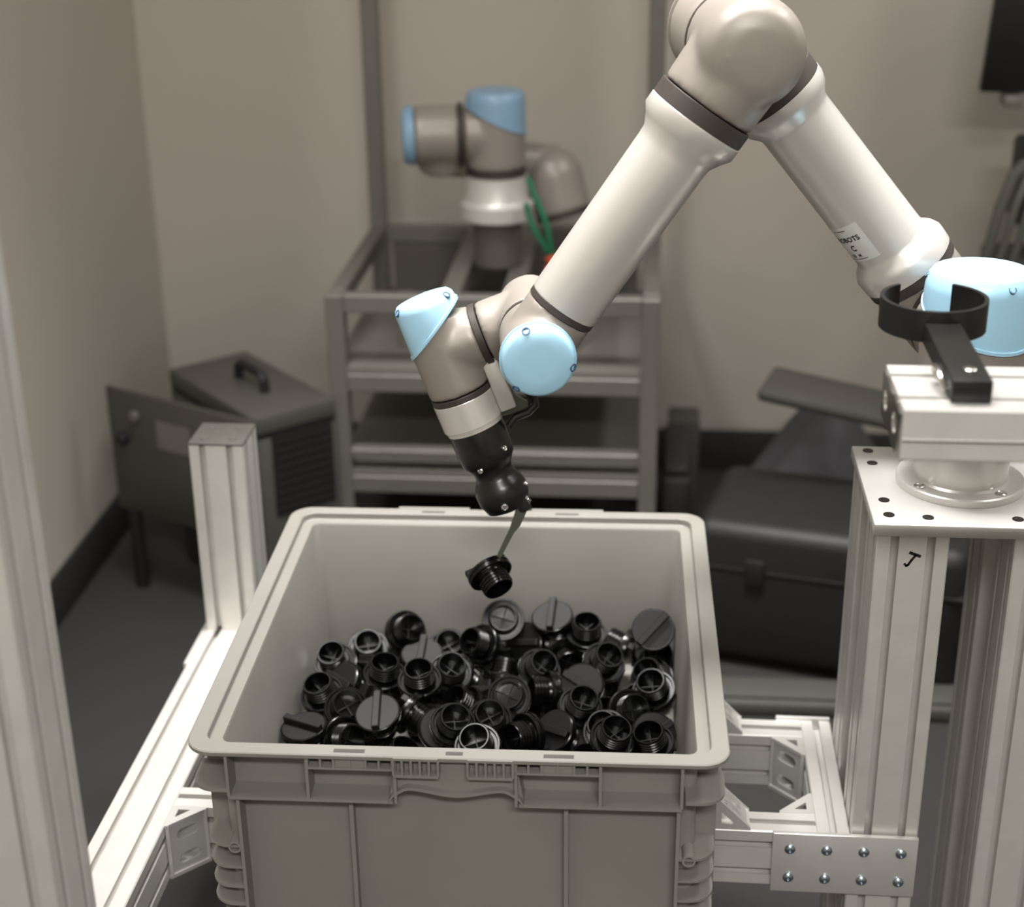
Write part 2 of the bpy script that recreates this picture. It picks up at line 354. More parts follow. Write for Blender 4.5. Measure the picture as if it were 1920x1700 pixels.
# corner wraps (lip and stacked ribs) on the four corners
for q in range(4):
    sx, sy = ((1, 1), (-1, 1), (-1, -1), (1, -1))[q]
    def corner(z, t, ins, name, e=.052):
        hx, hy = CW / 2, CD / 2; r = .026
        ol = [(hx - e, hy - ins)] + [(x, y) for x, y in arc(hx - ins - r, hy - ins - r, r, PI / 2, 0, 8)] + [(hx - ins, hy - .060)]
        il = [(hx - .0332, hy - .060)] + [(x, y) for x, y in arc(hx - .0432, hy - .0432, .010, 0, PI / 2, 4)] + [(hx - e, hy - .0332)]
        return local(MB().plate([(sx * x, sy * y) for x, y in ol + il], [], (0, 0, z - t), X, Y, t).build(name, 'crate', cr, 0))
    corner(LIP + .009, .0035, .003, 'corner_lip', .0452)
    for z in (.118, .090, .064, .040): corner(z, .003, .011, 'corner_rib')
    corner(.012, .010, .018, 'corner_rib')
    rib('b' if sy > 0 else 'f', sx * (CW / 2 - .052), .009, .002, LIP - .0036, .0018)
    rib('r' if sx > 0 else 'l', sy * (CD / 2 - .060), .009, .002, None, .0018)
# side and back skirts: plain lips with ribs
for sx in (-1, 1):
    xa, xb = sorted((sx * (CW / 2 - .004), sx * (CW / 2 - .0335)))
    local(MB().box((xa, -CD / 2 + .060, LIP - .003), (xb, CD / 2 - .060, LIP)).build('skirt_lip', 'crate', cr, 0))
    for y in (-.17, -.06, .06, .17):
        rib('r' if sx > 0 else 'l', y, .004, LIP)
local(MB().box((-CW / 2 + .052, CD / 2 - .0335, LIP - .003), (CW / 2 - .052, CD / 2 - .004, LIP)).build('skirt_lip', 'crate', cr, 0))
# front skirt
x_h0, x_h1 = px(728), px(958)
for xa, xb in ((px(405), x_h0 - .003), (x_h1 + .003, px(1270))):
    local(MB().box((xa, fy + .003, LIP - .0032), (xb, fy + .0335, LIP)).build('skirt_lip', 'crate', cr, 0))
for x in (px(405), px(560), px(1117), px(1270)):
    rib('f', x, .0035, LIP)
for x in (x_h0, x_h1):
    rib('f', x, .0035, LIP - .003)
# handle: smooth bulging face with a wavy lower lip
wave = []
for k in range(33):
    t = k / 32; x = x_h0 - .008 + (x_h1 - x_h0 + .016) * t
    e = min(t, 1 - t) * 2
    rise = .0175 * min(1, e / .28) ** .6 if e < .28 else .0175 - .0075 * (0.5 - 0.5 * math.cos(PI * min(1, (e - .28) / .72)))
    wave.append((x, LIP - .003 + rise))
local(MB().plate(wave + [(x_h1, CH - .0132), (x_h0, CH - .0132)], [], (0, fy + .0334, 0), X, Z, .0225).build('handle_face', 'crate', cr, 30))
local(MB().plate(wave + [(x, z + .0035) for x, z in wave[::-1]], [], (0, fy + .034, 0), X, Z, .031).build('handle_lip', 'crate', cr, 40))
# finger-grip combs beside the handle centre and the small windows further out
for xa, xb in ((px(727), px(812)), (px(868), px(953))):
    zt, zb = CH - .0015, CH - .0225
    m = MB().box((xa, fy - .0015, zb - .0025), (xb, fy + .014, zb))
    for k in range(6):
        x = xa + (xb - xa) * k / 5; m.box((x - .0012, fy - .0012, zb), (x + .0012, fy + .014, zt - .003))
    m.box((xa, fy - .001, zt - .003), (xb, fy + .014, zt)); local(m.build('grip_comb', 'crate', cr, 0))
for xa, xb in ((px(562), px(724)), (px(957), px(1117))):
    zb = CH - .0175
    m = MB().box((xa, fy + .0025, zb - .0025), (xb, fy + .020, zb))
    for t in (0, .155, .31, .5, .69, .845, 1):
        x = xa + (xb - xa) * t; m.box((x - .0012, fy + .003, zb), (x + .0012, fy + .018, CH - .006))
    m.box((xa + (xb - xa) * .31, fy + .005, zb), (xa + (xb - xa) * .69, fy + .007, CH - .006))
    local(m.build('window_bar', 'crate', cr, 0))
# lower front wall: ribs, panel ledges, label clips, tubular corner bosses
for x in (px(636), px(1052)):
    rib('f', x, .018, .004, LIP - .003, .0022)
for xa, xb in ((px(425), px(632)), (px(640), px(1048)), (px(1056), px(1262))):
    local(MB().bbox((xa, fy + .022, .002), (xb, fy + .0335, .012), .002).build('panel_ledge', 'crate', cr))
for x, s in ((px(640), 1), (px(1048), -1)):
    local(MB().tube([(x, fy + .024, LIP - .019), (x + s * .010, fy + .025, LIP - .0185), (x + s * .019, fy + .028, LIP - .0155), (x + s * .025, fy + .032, LIP - .012)], .0013, 6).build('label_clip', 'crate', cr))
for x in (px(404), px(1288)):
    local(MB().lathe([(0, .0072), (.024, .0072), (.024, .0052), (.004, .0052), (.004, 0)], (x, fy + .033, .1165), -Y, 20).build('corner_boss', 'crate', cr))
# recessed marks on the rim
for xa, xb in ((px(613), px(672)), (px(1010), px(1067)), (px(826), px(858))):
    local(MB().box((xa, fy + .0055, CH), (xb, fy + .0115, CH + .0004)).build('rim_mark', 'cap_plate', cr, 0))
for x in (-.088, .098):
    local(MB().box((x - .016, CD / 2 - .013, CH), (x + .016, CD / 2 - .0085, CH + .0004)).build('rim_mark', 'cap_plate', cr, 0))
    local(MB().bbox((x - .05, CD / 2 - .002, CH - .004), (x + .05, CD / 2 + .004, CH + .0012), .0012).build('rim_tab', 'crate', cr))
STK = 1   # direction the sticker lettering runs round the tube
# ------------------------------------------------------------------ robot arm
def lid(parent, o, axis, deep, r, top, cut_hi, cut_lo, name='lid', mt='blue', screws=3, a_scr=0.4, edge=.012):
    """Domed plastic lid; its lower edge is slanted: cut_hi below `top` on the thin side, cut_lo on the side `deep`."""
    x, y, a = frame(axis, deep); o = V(o); seg = 44; vs_ = []; fs_ = []
    rows = [('c', r + .0002, 0), ('c', r + .0016, .0004), ('c', r + .0016, .004), ('c', r, .0046), ('t', r * .985, -edge), ('t', r * .955, -edge * .45), ('t', r * .87, -edge * .08), ('t', r * .5, .0008), ('t', 0, .001)]
    for kind, rr, dz in rows:
        for k in range(seg):
            th = 2 * PI * k / seg; cz = cut_hi + (cut_lo - cut_hi) * (0.5 + 0.5 * math.cos(th))
            t = (top - cz + dz) if kind == 'c' else top + dz
            vs_.append(o + a * t + (x * math.cos(th) + y * math.sin(th)) * max(rr, 1e-5))
    for i in range(len(rows) - 1):
        for k in range(seg): fs_.append((i * seg + k, i * seg + (k + 1) % seg, (i + 1) * seg + (k + 1) % seg, (i + 1) * seg + k))
    fs_.append(list(range(seg))[::-1])
    l_ = MB().add(vs_, fs_).build(name, mt, parent, 40)
    for k in range(screws):
        th = a_scr + 2 * PI * k / screws; d = x * math.cos(th) + y * math.sin(th)
        p = o + a * (top - edge * .42) + d * r * .93; n_ = (a * .7 + d * .7).normalized()
        MB().lathe([(-.004, .0048), (.0012, .0048), (.0012, .0034), (-.0005, .003), (-.0005, 0)], p, n_, 14).build('lid_screw', 'lid_shade', l_)
    return l_
def ring(parent, o, axis, r, w, name='seal_ring', mt='seal'):
    o = V(o); a = V(axis).normalized()
    return MB().lathe([(-w / 2, 0), (-w / 2, r - .0006), (-w / 2 + .0006, r), (w / 2 - .0006, r), (w / 2, r - .0006), (w / 2, 0)], o, a, 48).build(name, mt, parent, 40)
phi, t1, t2 = math.radians(7.0), math.radians(50.46), math.radians(55.12)
A_ = V((math.sin(phi), -math.cos(phi), 0)); H_ = V((-math.cos(phi), -math.sin(phi), 0)); U_ = Z
S = V((.3665, 1.6986, .9725)); PA = S - A_ * .1358
PE = PA + (H_ * math.cos(t1) + U_ * math.sin(t1)) * .425
PF = PE + A_ * .1197
PW = PF + (H_ * math.cos(t2) - U_ * math.sin(t2)) * .392
du = (PE - PA).normalized(); df = (PW - PF).normalized()
ra = thing('industrial_robot', 'silver robot arm with pale blue lids reaching down into the crate', 'robot arm', (S.x, S.y, .802))
# base on the pedestal plate
bs = MB().lathe([(0, 0), (0, .0733), (.008, .0733), (.0095, .0715), (.0095, .056), (.012, .0535), (.075, .0535), (.078, .056), (.078, .0), ], (S.x, S.y, .8022), Z, 56).build('base_flange', 'alu_plate', ra, 35)
for k in range(4):
    th = math.radians(215 + 90 * k); p = V((S.x + .0635 * math.cos(th), S.y + .0635 * math.sin(th), .8117))
    MB().lathe([(0, .0068), (.0012, .0068), (.002, .005), (.0008, .003), (.0008, 0)], p, Z, 16).build('base_screw', 'chrome', bs)
MB().lathe([(0, 0), (0, .0735), (.016, .0735), (.018, .070), (.020, .0), ], (S.x, S.y, .8803), Z, 48).build('base_ring', 'alu_plate', ra)
ring(ra, S - Z * .065, Z, .0595, .012)
m = MB().cyl(S - Z * .058, S + Z * .052, .0605, 48, .003); m.cyl(S, S - A_ * .075, .054, 48, .004)
m.build('shoulder', 'arm_cast', ra, 35, 0, .0035)
lid(ra, S + Z * .03, Z, A_ + X * .55, .0615, .058, .036, .083, 'shoulder_lid', 'blue', 3, 1.9, .020)
ring(ra, S - A_ * .078, A_, .0535, .006)
# upper arm
m = MB().cyl(PA + A_ * .055, PA - A_ * .056, .055, 48, .006); m.cyl(PA, PA + du * .058, .0555, 48)
m.build('upper_arm_housing', 'arm_cast', ra, 35, 0, .0035)
lid(ra, PA - A_ * .05, -A_, Z, .0555, .02, .018, .018, 'upper_arm_lid')
ring(ra, PA + du * .064, du, .0572, .011)
tub = MB().lathe([(.0696, 0), (.0696, .056), (.071, .058), (.088, .0585), (.096, .0545), (.104, .0465), (.110, .0448), (.298, .0442), (.304, .0452), (.316, .054), (.326, .0570), (.334, .0570), (.334, 0)], PA, du, 56).build('upper_arm_tube', 'arm_tube', ra, 40)
ring(ra, PA + du * .3438, du, .0566, .019)
m = MB().cyl(PE + A_ * .062, PE - A_ * .055, .061, 48, .010); m.cyl(PE, PE - du * .070, .0555, 48)
m.build('elbow_housing', 'arm_cast', ra, 35, 0, .0035)
lid(ra, PE - A_ * .05, -A_, Z, .0605, .022, .02, .02, 'elbow_lid', 'arm_cast', 0)
# forearm
ring(ra, PF - A_ * .060, A_, .0575, .006)
m = MB(); m.lathe([(-.054, 0), (-.054, .0585), (.020, .0585), (.040, .0555), (.052, .046), (.058, .030), (.060, 0)], PF, A_, 48)
m.lathe([(0, 0), (0, .0565), (.070, .0545), (.070, 0)], PF, df, 48)
m.build('forearm_elbow', 'arm_cast', ra, 35, 0, .0035)
ring(ra, PF + df * .0795, df, .0562, .018)
MB().lathe([(.0886, 0), (.0886, .055), (.090, .0566), (.103, .0566), (.112, .050), (.124, .0432), (.134, .0424), (.332, .0412), (.336, .0405), (.336, 0)], PF, df, 56).build('forearm_tube', 'arm_tube', ra, 40)
ring(ra, PF + df * .340, df, .0408, .0078)
m = MB().cyl(PW + A_ * .047, PW - A_ * .044, .0405, 44, .003); m.cyl(PW, PW - df * .049, .0405, 44)
m.build('wrist_housing', 'arm_cast', ra, 35, 0, .003)
lid(ra, PW + A_ * .045, A_, Z, .0412, .020, .0195, .0195, 'wrist_lid', 'blue', 3, .35, .009)
# second wrist joint, to the far side, then pointing left
W2 = PW - A_ * .1093
th = math.radians(20.5)
B_ = (H_ * math.cos(th) - U_ * math.sin(th)).normalized(); C_ = -(U_ * math.cos(th) + H_ * math.sin(th))
C_ = (C_ * math.cos(.10) + A_ * math.sin(.10)).normalized()
ring(ra, PW - A_ * .047, A_, .0395, .005)
m = MB().cyl(W2 + A_ * .058, W2 - A_ * .042, .0392, 44, .004); m.cyl(W2, W2 + B_ * .060, .0372, 44)
m.build('wrist_housing', 'arm_cast', ra, 35, 0, .003)
ring(ra, W2 + B_ * .0645, B_, .0375, .008)
W3 = W2 + B_ * .114
m = MB().cyl(W3 - C_ * .038, W3 + C_ * .056, .0378, 44, .001); m.cyl(W3, W3 - B_ * .046, .0372, 44)
m.build('wrist_housing', 'arm_cast', ra, 35, 0, .003)
lid(ra, W3 - C_ * .022, -C_, B_, .0385, .044, .016, .066, 'wrist_lid', 'blue', 3, 2.6, .010)
ring(ra, W3 + C_ * .0605, C_, .0376, .0075)
fl = MB().lathe([(.064, 0), (.064, .0375), (.0645, .038), (.0985, .0378), (.0995, .036), (.1015, .036), (.1015, .0352), (.105, .0352), (.105, 0)], W3, C_, 48).build('tool_flange', 'arm_tube', ra, 30)
# cable bracket on the flange
bx = (-B_).normalized(); by = C_.cross(bx).normalized()
pb = W3 + C_ * .052 + bx * .043
MB().obox(pb + C_ * .012 + bx * .004, bx * .010, by * .010, C_ * .034, .002).build('cable_bracket', 'alu_plate', ra)
MB().plate([(-.010, -.02), (.012, -.014), (.016, .012), (.026, .024), (.024, .034), (-.010, .030)], [], W3 + C_ * .076 + bx * .044 - by * .004, bx, C_, .008).build('cable_bracket', 'finger', ra)
pc = W3 + C_ * .06 + bx * .055
MB().tube([pc - C_ * .018 - bx * .012, pc - C_ * .018 + bx * .004, pc - C_ * .005 + bx * .010, pc + C_ * .012 + bx * .012, pc + C_ * .022 + bx * .018, pc + C_ * .036 + bx * .026,
           pc + C_ * .046 + bx * .024, pc + C_ * .052 + bx * .012, pc + C_ * .052 - bx * .004, pc + C_ * .060 - bx * .016], .0052, 10).build('cable', 'black', ra)
# black gripper
GT = W3 + C_ * .1052
gb = MB().lathe([(0, 0), (0, .0345), (.010, .0350), (.030, .0345), (.043, .0335), (.049, .0295), (.056, .0250), (.064, .0240), (.070, .0262), (.076, .0300), (.084, .0325), (.098, .0320), (.106, .0285), (.110, .0270), (.112, .022), (.112, 0)], GT, C_, 40)
gb = gb.build('gripper_body', 'tool', ra, 30)
for (s_, an, rr, pr) in ((.040, 205, .0046, .0345), (.047, 250, .0036, .0310), (.032, 318, .0036, .0350), (.100, 270, .0044, .0322), (.088, 345, .003, .0328), (.104, 330, .003, .031)):
    d = bx * math.cos(math.radians(an)) + by * math.sin(math.radians(an))
    if d.dot(A_) < 0 and an not in (205,): d = bx * math.cos(math.radians(-an)) + by * math.sin(math.radians(-an))
    MB().lathe([(-.002, rr), (.0022, rr), (.003, rr * .7), (.0014, rr * .45), (.0014, 0)], GT + C_ * s_ + d * (pr - .0012), d, 14).build('gripper_screw', 'chrome', gb)
MB().cyl(GT + C_ * .090 + bx * .020 + A_ * .012, GT + C_ * .118 + bx * .020 + A_ * .012, .0085, 16, .002).build('gripper_nozzle', 'tool', gb)
# finger holding a plug: flat bar, wide at the top
fp0 = GT + C_ * .112 + bx * .020 + A_ * .012
fd = V((-.036, .0, -.078)).normalized(); fx = fd.cross(A_).normalized()
MB().plate([(-.0045, -.012), (.0045, -.010), (.0075, .006), (.0035, .036), (.0024, .094), (-.0024, .094), (-.0035, .038), (-.0065, .026), (-.0060, .010)], [], fp0, fx, fd, .004).build('gripper_finger', 'finger', ra, 0, .0006)
# sticker with lettering wrapped on the upper arm tube
def wrap(m2, s0, ang0, R, flip=1):
    """Map flat (x along the girth, y along the arm) onto the upper arm tube."""
    x, y, a = frame(du, A_)
    out = []
    for p in m2:
        th_ = ang0 + flip * p[0] / R
        out.append(PA + du * (s0 + p[1]) + (x * math.cos(th_) + y * math.sin(th_)) * (R + p[2]))
    return out
def text_mesh(body, size):
    cu = bpy.data.curves.new('lettering', 'FONT'); cu.body = body; cu.size = size; cu.align_x = 'CENTER'; cu.offset = size * .03; cu.resolution_u = 3
    o = bpy.data.objects.new('lettering', cu); me = bpy.data.meshes.new_from_object(o)
    vs_ = [v.co.copy() for v in me.vertices]; fs_ = [list(p.vertices) for p in me.polygons]
    bpy.data.objects.remove(o); bpy.data.curves.remove(cu); bpy.data.meshes.remove(me); return vs_, fs_
SA, SS = math.radians(-62), .118
m = MB(); n = 14; vs_ = []
for j in (0, 1):
    for i in range(n + 1): vs_.append((-.030 + .060 * i / n, .052 * j, .0003))
m.add(wrap(vs_, SS, SA, .0447, STK), [(i, i + 1, n + 2 + i, n + 1 + i) for i in range(n)])
sk = m.build('sticker', 'sticker', tub, 60)
for body, size, oy, ox in (('ROBOTS', .0095, .030, .004), ('C', .011, .0165, .004), ('CE   M', .006, .007, .0)):
    tv, tf = text_mesh(body, size)
    MB().add(wrap([(v.x + ox, v.y + oy, .0005) for v in tv], SS, SA, .0447, STK), tf).build('lettering', 'ink', sk, 0, fix=False)
for yy, w_ in ((.046, .022), (.0035, .03)):
    MB().add(wrap([(-w_ / 2 + w_ * i / 6, yy + k * .0009, .0005) for k in (0, 1) for i in range(7)], SS, SA, .0447, STK), [(i, i + 1, 8 + i, 7 + i) for i in range(6)]).build('printed_line', 'ink', sk, 0, fix=False)

# ------------------------------------------------------------------ black plugs
def plug_meshes():
    out = []
    h = MB().lathe([(-.0050, 0), (-.0050, .0252), (-.0042, .0262), (-.0008, .0265), (-.0006, .0256), (.0012, .0256), (.0014, .0265), (.0044, .0262), (.0050, .0254), (.0050, .0235), (.0022, .0225), (.0022, .0195), (.0040, .0185), (.0040, 0)], (0, 0, 0), Z, 30)
    th = [(.0038, .0180)]
    for k in range(4):
        z0 = .0075 + k * .0042; th += [(z0 - .0010, .0172), (z0, .0184), (z0 + .0012, .0184), (z0 + .0020, .0172)]
    th += [(.0240, .0172), (.0248, .0166), (.0248, .0152), (.0050, .0148), (.0046, 0)]
    s_ = MB().lathe(th, (0, 0, 0), Z, 26)
    r_ = MB().box((-.0149, -.0005, .0046), (.0149, .0005, .0105)).box((-.0005, -.0149, .0046), (.0005, .0149, .0105))
    b_ = MB().bbox((-.0252, -.0042, -.0135), (.0252, .0042, -.0046), .0009, 1)
    f_ = MB().lathe([(-.0052, 0), (-.0052, .0240), (-.0049, .0244)], (0, 0, 0), Z, 30)
    for nm, mb_, mt in (('head', h, 'plug'), ('threaded_sleeve', s_, 'plug'), ('cross_rib', r_, 'plug_matt'), ('grip_bar', b_, 'plug_matt'), ('head_face', f_, 'plug_matt')):
        mb_.v = [q * 1.1 for q in mb_.v]; o = mb_.build(nm, mt, None, 35); out.append((nm, o.data)); bpy.data.objects.remove(o)
    return out
PM = plug_meshes()
def plug(loc, rot, label, group):
    t = bpy.data.objects.new('screw_plug', None); col.objects.link(t); t.empty_display_size = .02
    t.location = loc; t.rotation_euler = rot; t['label'] = label; t['category'] = 'plug'
    if group: t['group'] = group
    for nm, me in PM:
        c = bpy.data.objects.new(nm, me); col.objects.link(c); c.parent = t
    return t
VIS=[(-0.382,1.8747,0.4455,0.609,-0.043,0.241),(-0.327,1.8669,0.4811,0.418,-0.818,1.668),(-0.2681,1.8756,0.4505,0.601,-0.264,0.529),
(-0.4137,1.8016,0.4661,0.058,-0.494,1.229),(-0.4139,1.7174,0.4668,-0.366,-0.166,2.329),(-0.341,1.7692,0.4679,-0.084,-0.263,2.264),
(-0.2866,1.7295,0.4851,0.269,-0.178,0.572),(-0.2525,1.7667,0.4769,0.467,-0.378,1.012),(-0.1911,1.8776,0.4983,0.389,-0.869,1.203),
(-0.17,1.7344,0.4637,0.384,-0.786,1.052),(-0.1889,1.6617,0.4729,-0.279,-0.549,2.253),(-0.0759,1.8666,0.4858,-0.214,-0.226,2.508),
(-0.0497,1.8076,0.4766,0.541,-0.34,1.047),(-0.0764,1.7093,0.4676,0.295,-0.441,1.37),(-0.0419,1.6709,0.4574,0.572,-0.285,0.064),
(-0.0037,1.7715,0.4374,0.273,-0.544,1.075),(0.0149,1.8213,0.4469,-0.611,0.165,2.832),(0.0181,1.75,0.4713,-0.208,-0.486,1.577),
(-0.0143,1.7112,0.4633,0.18,-0.875,1.832),(-0.1961,1.5952,0.4788,-0.281,-0.468,1.943),(-0.2311,1.6323,0.4836,0.074,-0.588,1.819),
(-0.1365,1.8052,0.464,-0.364,-0.564,2.731),(-0.0327,1.6279,0.4754,0.43,-0.172,0.82),(-0.2979,1.8239,0.4686,-3.141,0.252,-1.57),
(-0.0759,1.7539,0.4741,-2.336,0.346,-0.447),(0.0158,1.8544,0.5035,2.436,0.664,-2.578),(-0.3933,1.7538,0.4649,-2.352,-0.078,-0.808),
(-0.4141,1.608,0.486,-3.007,-0.048,-0.445),(0.0176,1.6695,0.4564,2.299,0.405,-2.544),(-0.3266,1.6401,0.49,-3.006,0.361,-1.48),
(-0.2489,1.6464,0.4676,2.897,0.732,-1.465),(-0.2068,1.8683,0.4428,2.856,0.111,-2.782),(-0.1052,1.6589,0.4621,-2.362,-0.144,-0.642),
(-0.1224,1.8762,0.5041,-3,0.328,-1.617),(-0.0232,1.8719,0.4623,-1.082,0.833,1.606),(-0.0406,1.8285,0.4412,-1.365,1.046,1.957),
(-0.1172,1.7481,0.465,1.313,0.628,-1.403),(-0.3705,1.623,0.4637,0.952,-0.745,1.235),(-0.1395,1.6459,0.4647,-1.314,-0.44,2.245),
(0.0172,1.871,0.4441,0.348,0.276,0.141),(-0.1575,1.8689,0.468,2.073,0.325,2.62),(-0.2171,1.8441,0.4767,-0.92,0.309,2.584),
(-0.3567,1.7208,0.4538,-3.119,1.001,-2.42),(-0.3763,1.6838,0.4687,0.699,-0.248,0.606),(-0.2929,1.6761,0.4717,-2.445,-1.073,-1.166),
(-0.2261,1.7203,0.4546,0.055,-0.693,0.455),(-0.1021,1.8624,0.4475,1.104,-1.08,0.637),(0.0163,1.6345,0.4648,0.306,-0.231,0.04)]
FILL=[(-0.0885,1.7856,0.4436,-2.692,-0.044,-0.264),(-0.3679,1.5738,0.4444,-2.741,-0.439,-0.618),(-0.201,1.4842,0.4447,2.64,-0.362,-0.457),
(-0.1053,1.6046,0.4429,2.817,-0.124,-2.583),(-0.3294,1.7945,0.4331,0.6,-0.222,0.779),(-0.4118,1.8304,0.4283,-0.009,-0.015,2.592),
(-0.3177,1.5622,0.4439,2.61,0.311,-0.199),(-0.1633,1.6854,0.4485,3.135,0.679,-0.146),(-0.1486,1.772,0.4432,2.88,0.63,-0.309),
(-0.049,1.4648,0.4344,-0.231,0.367,2.855),(-0.144,1.8288,0.4342,0.68,-0.436,2.31),(-0.3013,1.6197,0.4364,0.203,0.474,0.138),
(-0.2798,1.713,0.4423,-3.113,-0.154,-2.932),(-0.0961,1.5516,0.4385,0.096,-0.609,0.58),(-0.0378,1.7313,0.4375,0.064,-0.535,0.739),
(-0.2202,1.6048,0.4474,2.743,-0.237,-1.816),(-0.2307,1.4202,0.4313,0.465,0.245,0.752),(-0.325,1.8688,0.4421,-2.95,0.087,-3.043),
(0.0012,1.4401,0.4294,0.12,-0.112,1.148),(-0.1513,1.5507,0.4446,-2.577,0.261,-1.76),(-0.4137,1.5493,0.445,2.969,-0.294,-1.801),
(-0.1872,1.8177,0.4413,-0.359,0.561,0.735),(-0.0556,1.5245,0.4297,-0.53,-0.055,2.247),(-0.1145,1.7023,0.4328,0.13,-0.274,3.081),
(-0.3175,1.5105,0.4437,-2.611,0.408,-1.836),(-0.2626,1.574,0.4341,-0.173,0.346,0.195),(-0.2491,1.8019,0.4541,3.105,0.728,-2.685),
(-0.2048,1.7645,0.444,3.102,-0.255,-2.105),(-0.4126,1.6685,0.442,3.028,-0.147,-1.538),(-0.1694,1.4289,0.431,-0.483,-0.237,2.041),
(-0.1666,1.5961,0.4429,-2.93,0.778,-0.563),(-0.3319,1.6789,0.4372,-0.531,-0.595,1.035),(-0.2483,1.5197,0.4419,3.051,-0.028,-1.618),
(-0.3005,1.7607,0.4423,2.824,-0.807,0.078),(-0.2129,1.6642,0.4435,-2.809,0.253,-1.834),(-0.3639,1.8273,0.4481,2.717,-0.254,-0.519),
(-0.3592,1.5164,0.4384,-0.36,-0.635,0.835),(-0.3262,1.4562,0.4442,-2.784,0.186,-2.751),(-0.2605,1.8026,0.4289,0.35,0.04,1.831),
(-0.0629,1.6306,0.4274,0.025,-0.021,0.766),(-0.104,1.4711,0.4434,-2.697,0.213,-2.128),(0.0088,1.5643,0.4376,-0.559,0.631,2.778),
(-0.2758,1.4312,0.4281,-0.249,0.067,2.795),(-0.3644,1.4163,0.445,2.728,0.267,-2.56),(-0.0453,1.5794,0.4361,-0.264,-0.469,1.042),
(-0.2073,1.5573,0.4305,0.007,-0.142,1.833)]
LAB = ['open end up near the crate back left corner, beside the leftmost tilted plug', 'tilted right, deep glossy bore, at the back left of the pile', 'open end up behind the flat headed plug, back left',
 'open end up, second from the left in the rear row', 'open end up at the far left of the pile', 'upright open plug in the left middle of the pile', 'upright open plug left of centre, third row',
 'open plug tilted right, left of centre, second row', 'open bore facing front, topmost at the back centre under the gripper', 'round open bore facing the camera in the middle of the pile',
 'open bore below the centre plug, toward the front rim', 'upright glossy open plug at the back right of centre', 'open plug behind the slotted head, right of centre', 'big open plug below the slotted head, front right of centre',
 'open plug between two leaning ones at the front right', 'open plug with bright inner rim, right side, third row', 'open plug against the right crate wall, second row', 'open plug against the right crate wall, third row',
 'open plug leaning right, lower right of the pile', 'open plug half hidden by the front rim, left of centre', 'open plug tilted right beside the front rim, left of centre', 'small glimpse of open plug in the centre, second row',
 'open plug half hidden by the front rim, right of centre', 'head up with a short grip bar at the back left', 'slotted head facing the camera, right of centre', 'slotted flat head standing at the back right corner',
 'leaning head with long grip bar at the left', 'head up at the front left corner of the pile', 'slotted head leaning on the right wall near the front', 'head up with broad grip bar, front left of centre',
 'head leaning back beside the front rim, left of centre', 'head up lying in front of the topmost open plug', 'head with pale grip bar near the front rim centre', 'head up with grip bar at the back, right of the topmost plug',
 'lying on its side with grip bar toward the slotted corner plug', 'lying on its side with bright collar right of centre', 'lying on its side beside the slotted head, centre', 'small threaded side showing at the front left',
 'lying on its side near the front rim, centre', 'threaded sleeve up against the right wall at the back', 'leaning away in the back row, right of centre', 'leaning left in the back row, left of centre',
 'leaning right in the left middle of the pile', 'tilted open in the left front of the pile', 'lying sideways at the front, left of centre', 'tilted left in the middle, left of the centre bore',
 'standing on edge right of the back centre', 'open and upright behind the front rim at the right']
for q, L_ in zip(VIS, LAB):
    plug(q[:3], q[3:], 'black plug ' + L_, 'black plugs piled in the crate')
for q in FILL:
    plug(q[:3], q[3:], 'black plug buried beneath the others on the crate floor', 'black plugs buried in the crate')
hp = fp0 + fd * .105 - A_ * .002
plug(hp, (math.radians(118), math.radians(-14), 0.5), 'black plug hanging from the gripper finger above the pile', None)

# ------------------------------------------------------------------ background: second robot on its cart
ct = thing('equipment_cart', 'tall aluminium extrusion cart with shelves carrying the far robot', 'cart', (-.305, 3.14, 0))
X0, X1, Y0, Y1, ZT = -.632, .022, 2.86, 3.42, .655
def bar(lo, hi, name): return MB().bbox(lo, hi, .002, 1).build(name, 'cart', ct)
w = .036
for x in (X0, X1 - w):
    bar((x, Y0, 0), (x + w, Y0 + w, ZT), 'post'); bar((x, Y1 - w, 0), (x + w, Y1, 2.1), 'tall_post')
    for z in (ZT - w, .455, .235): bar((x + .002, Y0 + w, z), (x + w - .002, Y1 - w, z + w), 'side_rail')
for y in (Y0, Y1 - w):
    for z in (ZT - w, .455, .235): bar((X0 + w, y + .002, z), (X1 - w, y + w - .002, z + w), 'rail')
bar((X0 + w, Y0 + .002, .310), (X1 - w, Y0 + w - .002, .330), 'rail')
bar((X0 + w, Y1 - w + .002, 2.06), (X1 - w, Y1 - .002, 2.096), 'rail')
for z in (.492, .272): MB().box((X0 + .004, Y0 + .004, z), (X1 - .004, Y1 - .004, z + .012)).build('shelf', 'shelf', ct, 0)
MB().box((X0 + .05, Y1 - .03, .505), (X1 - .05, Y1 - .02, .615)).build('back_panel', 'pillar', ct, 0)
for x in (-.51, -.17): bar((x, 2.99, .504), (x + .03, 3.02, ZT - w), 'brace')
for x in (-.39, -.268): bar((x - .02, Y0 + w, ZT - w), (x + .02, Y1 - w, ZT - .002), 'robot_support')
pr = tag(MB().bbox((-.47, 2.95, .5045), (-.35, 3.05, .535), .004).lathe([(0, 0), (0, .02), (.02, .02), (.022, 0)], (-.41, 3.0, .535), Z, 16).build('power_supply', 'dark'), 'small black device lying on the cart shelf', 'device')
rb = thing('industrial_robot', 'blurred grey robot with blue lids standing on the cart far behind', 'robot arm', (-.3145, 3.10, ZT))
S2 = V((-.3145, 3.10, .925))
MB().cyl((S2.x, S2.y, ZT + .0005), (S2.x, S2.y, .752), .049, 36, .002).build('pillar', 'pillar', rb)
